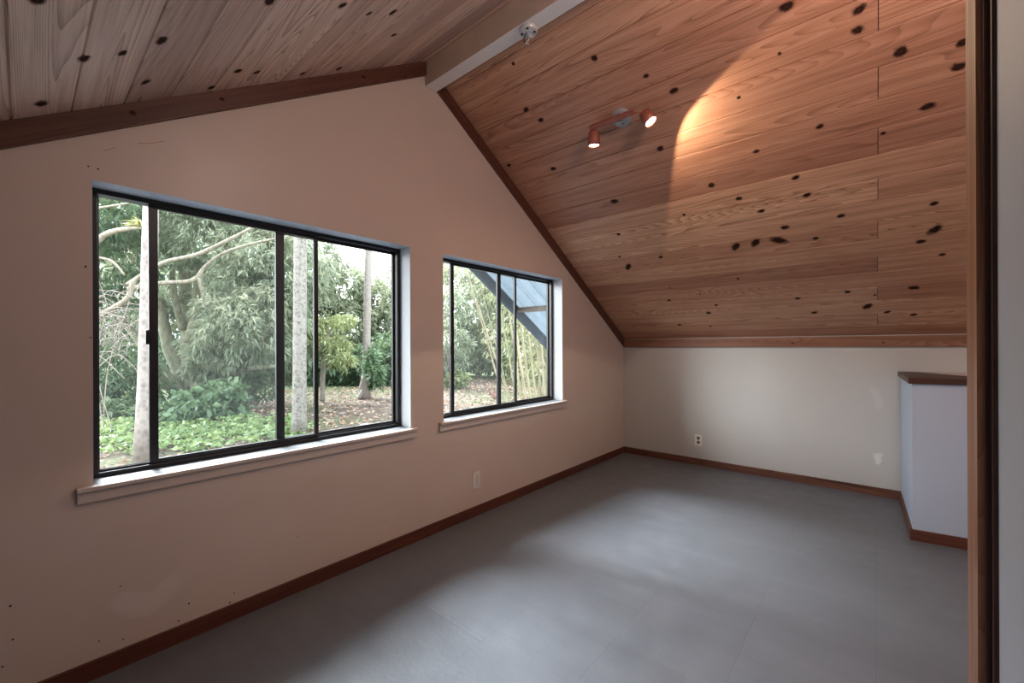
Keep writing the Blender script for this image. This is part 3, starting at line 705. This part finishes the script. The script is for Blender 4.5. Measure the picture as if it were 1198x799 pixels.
# ---- pale straight trunks
def palm(u0, v0, u1, v1, d, r0, r1, mat, label, top=14):
    b = V(u0, v0, d); b.z = GROUND - .02; t1 = V(u1, v1, d); dirv = (t1 - b); tt = b + dirv * ((top - b.z) / dirv.z)
    root = tree('palm_tree', b, label)
    pts = [b + (tt - b) * k / 24 for k in range(25)]; rd = [r0 + (r1 - r0) * k / 24 + (.035 * math.exp(-k * 1.2)) for k in range(25)]
    bm = bmesh.new(); tube(bm, pts, [q * (1 + .02 * math.sin(i * 2.7)) for i, q in enumerate(rd)], 16); obj('trunk', bm, mat, root); return root, tt
def fronds(root, top, n, L, mat, droop=1.0):
    B, D, LL, T = [], [], [], []; bm = bmesh.new()
    for k in range(n):
        az = 2*PI*k/n + random.uniform(-.2, .2); el = random.uniform(.1, .9); pts = []
        for i in range(9):
            t = i / 8; pts.append(top + Vector((math.cos(az), math.sin(az), 0)) * (L * t * math.cos(el * (1 - t*.4))) + Vector((0, 0, L * (math.sin(el) * t - droop * .7 * t * t))))
        tube(bm, pts, [.025 * (1 - i/9) + .004 for i in range(9)], 5, False)
        for a, b in zip(pts, pts[1:]):
            for m_ in range(5):
                p = a.lerp(b, m_ / 5); dv = (b - a).normalized(); s = dv.cross(Vector((0, 0, 1))).normalized()
                for q in (-1, 1):
                    B.append(p); D.append(s * q + dv * .5 + Vector((0, 0, -.45))); LL.append(L * .2 * random.uniform(.7, 1.1)); T.append(random.random() * .6)
    obj('frond_stems', bm, M['bark_moss'], root); LL = np.array(LL)
    leaves_mesh('fronds', np.array(B), np.array(D), LL, LL * .1, np.array(T), mat, root, .2, .3)
pa, ta = palm(168, 541, 177, 230, 5.95, .095, .078, M['bark_white'], 'thick white-barked trunk left of the sash bar in the big window')
fronds(pa, ta, 12, 1.0, M['leaf_dark'])
pb, tb2 = palm(350, 512, 351.5, 275, 7.6, .115, .098, M['bark_white2'], 'mottled grey-white trunk standing near the middle of the big window', 7.6)
fronds(pb, tb2, 22, 2.0, M['leaf_dark'])  # unseen crown, set low and dense to shade the smaller window
pcr, tcr = palm(428, 464, 431, 290, 13.2, .115, .075, M['bark_pale'], 'slim pale trunk wrapped in climbing leaves at right of the big window', 15)
trunk_obj('root_flare', [([V(428, 452, 13.2), V(420, 466, 13.1)], (.10, .06)), ([V(428, 452, 13.2), V(434, 467, 13.3)], (.10, .06)), ([V(427, 440, 13.2), V(422, 468, 13.3)], (.10, .13))], M['bark_pale'], pcr)
foliage('climbing_vine', [(V(435, 428, 13.1), (.15, .18, .55), 100), (V(441, 440, 13.0), (.18, .2, .28), 50)], 7, .17, .5, M['leaf_shrub'], pcr, .5, .7)
# palm with dark fronds against the sky
pk = V(520, 455, 22); pk.z = GROUND
pf = tree('palm_tree', pk, 'distant dark palm fronds against the white sky at right of the big window')
tp = V(487, 318, 22); trunk_obj('trunk', [([pk, V(505, 390, 22), tp], (.16, .13, .11))], M['bark_mango'], pf)
fronds(pf, tp, 12, 2.6, M['leaf_far'], .9)

# ---- small light green tree by the right sash bar
sb = V(377, 472, 12.6); sb.z = GROUND
st = tree('small_tree', sb, 'small yellowish green tree beside the sash bar in the big window')
trunk_obj('trunk', [([sb, V(378, 440, 12.6), V(380, 405, 12.6), V(388, 385, 12.6)], (.075, .06, .05, .03))], M['twig'], st)
foliage('foliage', [(V(384, 402, 12.5), (.7, .6, .22), 80), (V(398, 420, 12.2), (.38, .4, .2), 35), (V(370, 384, 12.7), (.55, .5, .25), 60), (V(398, 376, 13), (.5, .5, .2), 40)], 9, .2, .3, M['leaf_light'], st, .6, .7, tb=.62)

# ---- understory shrubs
def shrub(name, u, v, d, blobs, mat, label, per=8, L=.17, wd=.5, group=None, stems=8, tb=.5, droop=.3):
    b = V(u, v, d); b.z = gz(b.x, b.y); root = tree(name, b, label, 'shrub', group)
    bm = bmesh.new()
    for k in range(stems):
        c = blobs[k % len(blobs)][0]; e = Vector(c) + Vector((random.gauss(0, .25), random.gauss(0, .25), 0))
        tube(bm, smooth_path([b + Vector((random.gauss(0, .12), random.gauss(0, .12), 0)), b.lerp(e, .5) + Vector((random.gauss(0, .08), random.gauss(0, .08), .1)), e], 4), .014, 5, False)
    obj('stems', bm, M['twig'], root); foliage('foliage', blobs, per, L, wd, mat, root, droop, .7, tb=tb); return root
shrub('shrub', 240, 498, 9.2, [(V(238, 478, 9.1), (.55, .5, .4), 170), (V(262, 468, 9.3), (.45, .4, .45), 120), (V(215, 492, 8.9), (.45, .4, .25), 90)], M['leaf_shrub'], 'broad-leaved green shrub at the foot of the forked mossy trunk', 7, .19, .62, tb=.42)
shrub('shrub', 160, 490, 9.4, [(V(140, 490, 9.4), (.8, .6, .38), 200), (V(185, 492, 9.4), (.7, .6, .32), 170)], M['leaf_dark'], 'low dark green shrub behind the thick white-barked trunk', 8, .18, .5)
shrub('shrub', 290, 480, 11.2, [(V(285, 452, 11.2), (.5, .5, .5), 70), (V(315, 450, 11.4), (.45, .5, .45), 60)], M['leaf_dark'], 'sparse shrub with bare reddish stems left of the wide sash bar', 7, .2, .25, stems=22)
b1_ = shrub('hedge', 400, 450, 18.5, [(V(380, 430, 18.5), (1.3, 1.0, 1.0), 260), (V(412, 430, 18.8), (1.2, 1.0, 1.0), 240), (V(340, 432, 18.8), (1.3, 1.0, 1.1), 220)], M['leaf_dark'], 'dark hedge-like shrubs across the lawn behind the slim vine-wrapped trunk', 8, .27, .42, stems=10)
shrub('hedge', 460, 450, 18.5, [(V(452, 425, 18.3), (1.2, 1.0, 1.15), 260), (V(478, 425, 17.8), (1.1, 1.0, 1.1), 220)], M['leaf_dark'], 'dark green shrub at the right edge of the big window across the lawn', 8, .27, .42, stems=8, tb=.6)

# ---- trees beyond
def bgtree(u, v, d, blobs, mat, label, L=.34, per=8, tb=.5, wd=.32, r=.18):
    b = V(u, v, d); b.z = gz(b.x, b.y); root = tree('tree', b, label, 'tree', 'trees beyond the clearing')
    c = Vector(blobs[0][0]); trunk_obj('trunk', [([b, b.lerp(c, .5) + Vector((.2, .1, 0)), c]+[Vector(q[0]) for q in blobs[1:2]], (r, r*.8, r*.5, r*.3))], M['bark_mango'], root)
    foliage('foliage', blobs, per, L, wd, mat, root, .5, .7, tb=tb); return root
bgtree(395, 455, 20.5, [(V(392, 385, 20.5), (2.4, 1.6, 1.6), 420), (V(398, 340, 21), (1.6, 1.3, 1.4), 330), (V(365, 370, 21), (1.6, 1.3, 2.0), 280)], M['leaf_far'], 'pale green rounded tree below the white sky in the big window', tb=.42)
bgtree(452, 455, 23, [(V(452, 385, 23), (2.2, 1.6, 1.7), 380), (V(446, 350, 23), (1.7, 1.2, 1.1), 240), (V(478, 375, 22), (2, 1.5, 1.8), 260)], M['leaf_far'], 'pale yellowish tree at the right edge of the big window beyond the hedge', tb=.65)
bgtree(140, 455, 23, [(V(140, 300, 23), (3.2, 2.2, 4.6), 620), (V(130, 420, 22), (3.2, 2.0, 2.0), 420)], M['leaf_dark'], 'dark tree far behind the left white-barked trunk', tb=.35)
bgtree(240, 455, 23, [(V(240, 310, 23), (3.4, 2.2, 4.8), 650), (V(235, 430, 22), (3.2, 2.0, 1.8), 420)], M['leaf_dark'], 'dark tree wall behind the forked mossy trunk', tb=.32)
bgtree(330, 455, 20, [(V(325, 310, 20), (2.8, 2.0, 3.6), 520), (V(320, 420, 19.5), (3.0, 2.0, 2.2), 420)], M['leaf_mango'], 'tall tree behind the mottled grey-white trunk', tb=.45)
bgtree(180, 455, 33, [(V(130, 330, 33), (5, 3, 6.5), 700), (V(215, 330, 34), (5, 3, 6.5), 700), (V(300, 330, 33), (5, 3, 6.0), 700)], M['leaf_dark'], 'tall dark tree line farthest behind the spreading mossy tree', .5, 9, tb=.3, wd=.42)
# window two: vine-covered mass and distant trees
bgtree(560, 432, 24, [(V(545, 345, 22), (2.8, 2.2, 2.2), 460), (V(575, 370, 22), (2.6, 2.2, 2.4), 460), (V(530, 400, 23), (1.6, 1.6, 1.4), 260), (V(560, 415, 22.5), (2.2, 1.6, .9), 280), (V(600, 395, 22), (2.4, 2.0, 2.4), 380)], M['leaf_far'], 'vine-covered tree mass behind the path in the smaller window', .30, 8, .55)
bgtree(575, 430, 38, [(V(560, 350, 38), (6.5, 3, 5.2), 800), (V(625, 360, 38), (6.5, 3, 5.2), 700)], M['leaf_far'], 'tall hazy trees far behind the vine-covered mass in the smaller window', .42, 8, .4)
bgtree(640, 432, 22, [(V(640, 385, 20), (3.0, 2.2, 3.0), 520), (V(620, 330, 22), (3.0, 2.0, 2.2), 420), (V(655, 425, 18), (2.0, 1.4, 1.0), 240)], M['leaf_bamboo'], 'yellowish tree mass behind the bamboo in the smaller window', .28, 8, .55)
bgtree(522, 450, 16, [(V(521, 405, 16), (.9, .9, 1.2), 260), (V(523, 360, 17), (.8, .8, .9), 150)], M['leaf_mango'], 'green tree at the left edge of the smaller window', .22, 8, .5, r=.08)
shrub('shrub', 533, 447, 16, [(V(533, 444, 15.8), (.5, .45, .32), 110)], M['leaf_light'], 'small bright green bush at the left of the smaller window beside the path', 8, .15, .5)

# ---- bamboo clump in the smaller window
bb0 = V(622, 487, 9.6); bb0.z = GROUND
bam = tree('bamboo_clump', bb0, 'clump of leaning yellow bamboo canes seen in the smaller window', 'bamboo')
canes = [(592, 470, 559, 362, 10.5, .028), (600, 480, 570, 390, 10.2, .03), (606, 470, 588, 375, 10, .026), (612, 485, 595, 360, 9.8, .034), (618, 487, 598, 350, 9.6, .045), (622, 470, 604, 340, 10.4, .045), (598, 445, 572, 372, 11.2, .024),
         (628, 455, 618, 390, 11, .04), (634, 460, 626, 385, 11.4, .042), (638, 462, 632, 380, 11.2, .045), (640, 466, 640, 385, 11.6, .05), (647, 468, 644, 370, 11.2, .05), (652, 470, 652, 370, 11, .045), (630, 450, 632, 372, 12, .035), (584, 330, 548, 310, 12, .02)]
for (u0, v0, u1, v1, d, r) in canes[:-1]:
    r *= .72
    a = V(u0, v0, d); a.z = GROUND - .02; b = V(u1, v1, d + .3); e = b + (b - a) * .45; bm = bmesh.new()
    pts = smooth_path([a, a.lerp(b, .5) + Vector((0, 0, .06)), b, e], 8)
    tube(bm, pts, [r * (1.12 if i % 4 == 0 else 1) * (1 - .35 * i / len(pts)) for i in range(len(pts))], 9); obj('cane', bm, M['bamboo'], bam)
foliage('foliage', [(V(612, 335, 11), (1.1, .8, .6), 170), (V(640, 370, 12.5), (1.3, .9, 1.0), 240), (V(600, 395, 13), (1.0, .8, .8), 120), (V(632, 440, 13), (1.1, .8, .5), 120), (V(590, 330, 12), (1.0, .8, .6), 110)], 7, .2, .13, M['leaf_bamboo'], bam, .6, .8, tb=.6)
# red-leaved plant
rp = V(578, 470, 12.2); rp.z = GROUND
ti = empty('red_leaf_plant', rp, 'small red-leaved plant on bare ground in the smaller window', 'plant')
n = 26; dd = rng.normal(size=(n, 3)) * .6; dd[:, 2] = np.abs(dd[:, 2]) + .7
leaves_mesh('leaves', np.array(rp) + rng.normal(size=(n, 3)) * .03 + np.array([0, 0, .08]), dd, rng.uniform(.2, .38, n), .05, rng.random(n), attr_leaf('red_leaf', (.15, .08, .07), (.24, .13, .115), (.36, .25, .22)), ti, .2, .2)
bm = bmesh.new(); tube(bm, [rp, rp + Vector((0, 0, .14))], .02, 7); obj('stem', bm, M['twig'], ti)

# ---- uncountable ground cover and litter
P = []
for _ in range(800):
    u = random.uniform(100, 345); v = random.uniform(497, 528) if u < 250 else random.uniform(492, 515)
    d = 1.6 * F / (v - HY) ; p = V(u, v, d); P.append((p.x + random.gauss(0, .2), p.y + random.gauss(0, .2), gz(p.x, p.y) + random.uniform(.03, .13)))
P = np.repeat(np.array(P), 5, 0); n = len(P); dd = rng.normal(size=(n, 3)); dd[:, 2] = np.abs(dd[:, 2]) * .35 + .1
o = leaves_mesh('ground_cover', P, dd, rng.uniform(.07, .16, n), .075, np.clip(rng.normal(.55, .2, n), 0, 1), M['leaf_cover'], None, .15, .25)
tag(o, 'bright green low ground cover around the thick white-barked trunk', 'ground cover', kind='stuff')
n = 9000; x = rng.uniform(0, 15, n); y = 7.3 + rng.random(n) ** 1.3 * 9
keep = (x / y > .02) & (x / y < 1.7); x, y = x[keep], y[keep]; n = len(x)
z = np.array([gz(a, b) + .015 for a, b in zip(x, y)]); dd = rng.normal(size=(n, 3)); dd[:, 2] *= .25
o = leaves_mesh('leaf_litter', np.stack([x, y, z], 1), dd, rng.uniform(.06, .15, n), rng.uniform(.03, .06, n), rng.random(n), attr_leaf('dead_leaf', (.16, .10, .07), (.36, .26, .19), (.62, .52, .42), .8, .1), None, .2, .0)
tag(o, 'brown dead leaves scattered over the ground outside', 'leaf litter', kind='stuff')
# stones and a fallen branch pile
def stone(u, v, r, label, mat, group=None):
    d = (EYE - GROUND) * F / (v - HY); c = V(u, v, d); c.z = gz(c.x, c.y) + r * .3
    bm = bmesh.new(); bmesh.ops.create_icosphere(bm, subdivisions=2, radius=r)
    ph = random.random() * 9
    for q in bm.verts: q.co = Vector((q.co.x * 1.3, q.co.y, q.co.z * .7)) * (1 + .18 * math.sin(q.co.x * 9 / r * .3 + ph) * math.cos(q.co.y * 7 / r * .4 + ph)) + c
    return tag(obj('stone', bm, mat, None, True), label, 'stone', group)
M['rock'] = plain('dark_rock', (.13, .10, .085), .9, nscale=14, namt=.4, bumps=.5); M['rockw'] = plain('white_rock', (.4, .4, .39), .8, nscale=14, namt=.1)
stone(426, 500, .09, 'pale white stone near the sill at right of the big window', M['rockw'])
for u, v in ((408, 472), (398, 476), (444, 467), (458, 484), (386, 480), (415, 478), (436, 474), (450, 474), (400, 484), (392, 472)):
    stone(u, v, random.uniform(.045, .09), 'small dark stone lying among litter near the slim vine-wrapped trunk', M['rock'], 'dark stones in the clearing')

# ================================================================== LIGHT
w = bpy.data.worlds.new('overcast_sky'); scn.world = w; w.use_nodes = True; nt = w.node_tree
bg = nt.nodes['Background']
tc = nt.nodes.new('ShaderNodeTexCoord'); sx = nt.nodes.new('ShaderNodeSeparateXYZ'); rp_ = nt.nodes.new('ShaderNodeValToRGB')
nt.links.new(tc.outputs['Generated'], sx.inputs[0]); nt.links.new(sx.outputs[2], rp_.inputs[0]); nt.links.new(rp_.outputs[0], bg.inputs[0])
rp_.color_ramp.elements[0].color = (.95, .97, 1, 1); rp_.color_ramp.elements[1].color = (.72, .84, 1, 1)
bg.inputs[1].default_value = 2.6
def sun(name, az, el, E_, ang, col):
    l = bpy.data.lights.new(name, 'SUN'); l.energy = E_; l.angle = math.radians(ang); l.color = col
    o = bpy.data.objects.new(name, l); COL.objects.link(o)
    d = Vector((math.cos(el) * math.sin(az), -math.cos(el) * math.cos(az), -math.sin(el)))
    o.rotation_euler = d.to_track_quat('-Z', 'Y').to_euler(); return o
sun('hazy_sun', math.radians(4), math.radians(45), 10.0, 28, (.90, .95, 1.0))
l = bpy.data.lights.new('fill_light', 'POINT'); l.energy = 13.5; l.color = (1, .78, .68); l.shadow_soft_size = .10  # added fill without a fixture, lifts the gable wall and ceilings
o = bpy.data.objects.new('fill_light', l); COL.objects.link(o); o.location = (1.16, -.25, 2.55)
sun('low_sky_glow', math.radians(53), math.radians(15), 1.1, 22, (.97, .97, 1.0))
for w_ in W:     # sky portals in the two openings
    l = bpy.data.lights.new('sky_portal', 'AREA'); l.shape = 'RECTANGLE'; l.size = w_['x1'] - w_['x0']; l.size_y = w_['z1'] - w_['z0']; l.cycles.is_portal = True
    o = bpy.data.objects.new('sky_portal', l); COL.objects.link(o); o.location = ((w_['x0'] + w_['x1'])/2, GY + WT + .01, (w_['z0'] + w_['z1'])/2)
    o.rotation_euler = Vector((0, -1, 0)).to_track_quat('-Z', 'Z').to_euler()
scn.cycles.max_bounces = 10; scn.cycles.diffuse_bounces = 6; scn.cycles.transparent_max_bounces = 16; scn.cycles.caustics_reflective = False; scn.cycles.caustics_refractive = False
scn.view_settings.view_transform = 'Standard'; scn.view_settings.exposure = 1.55
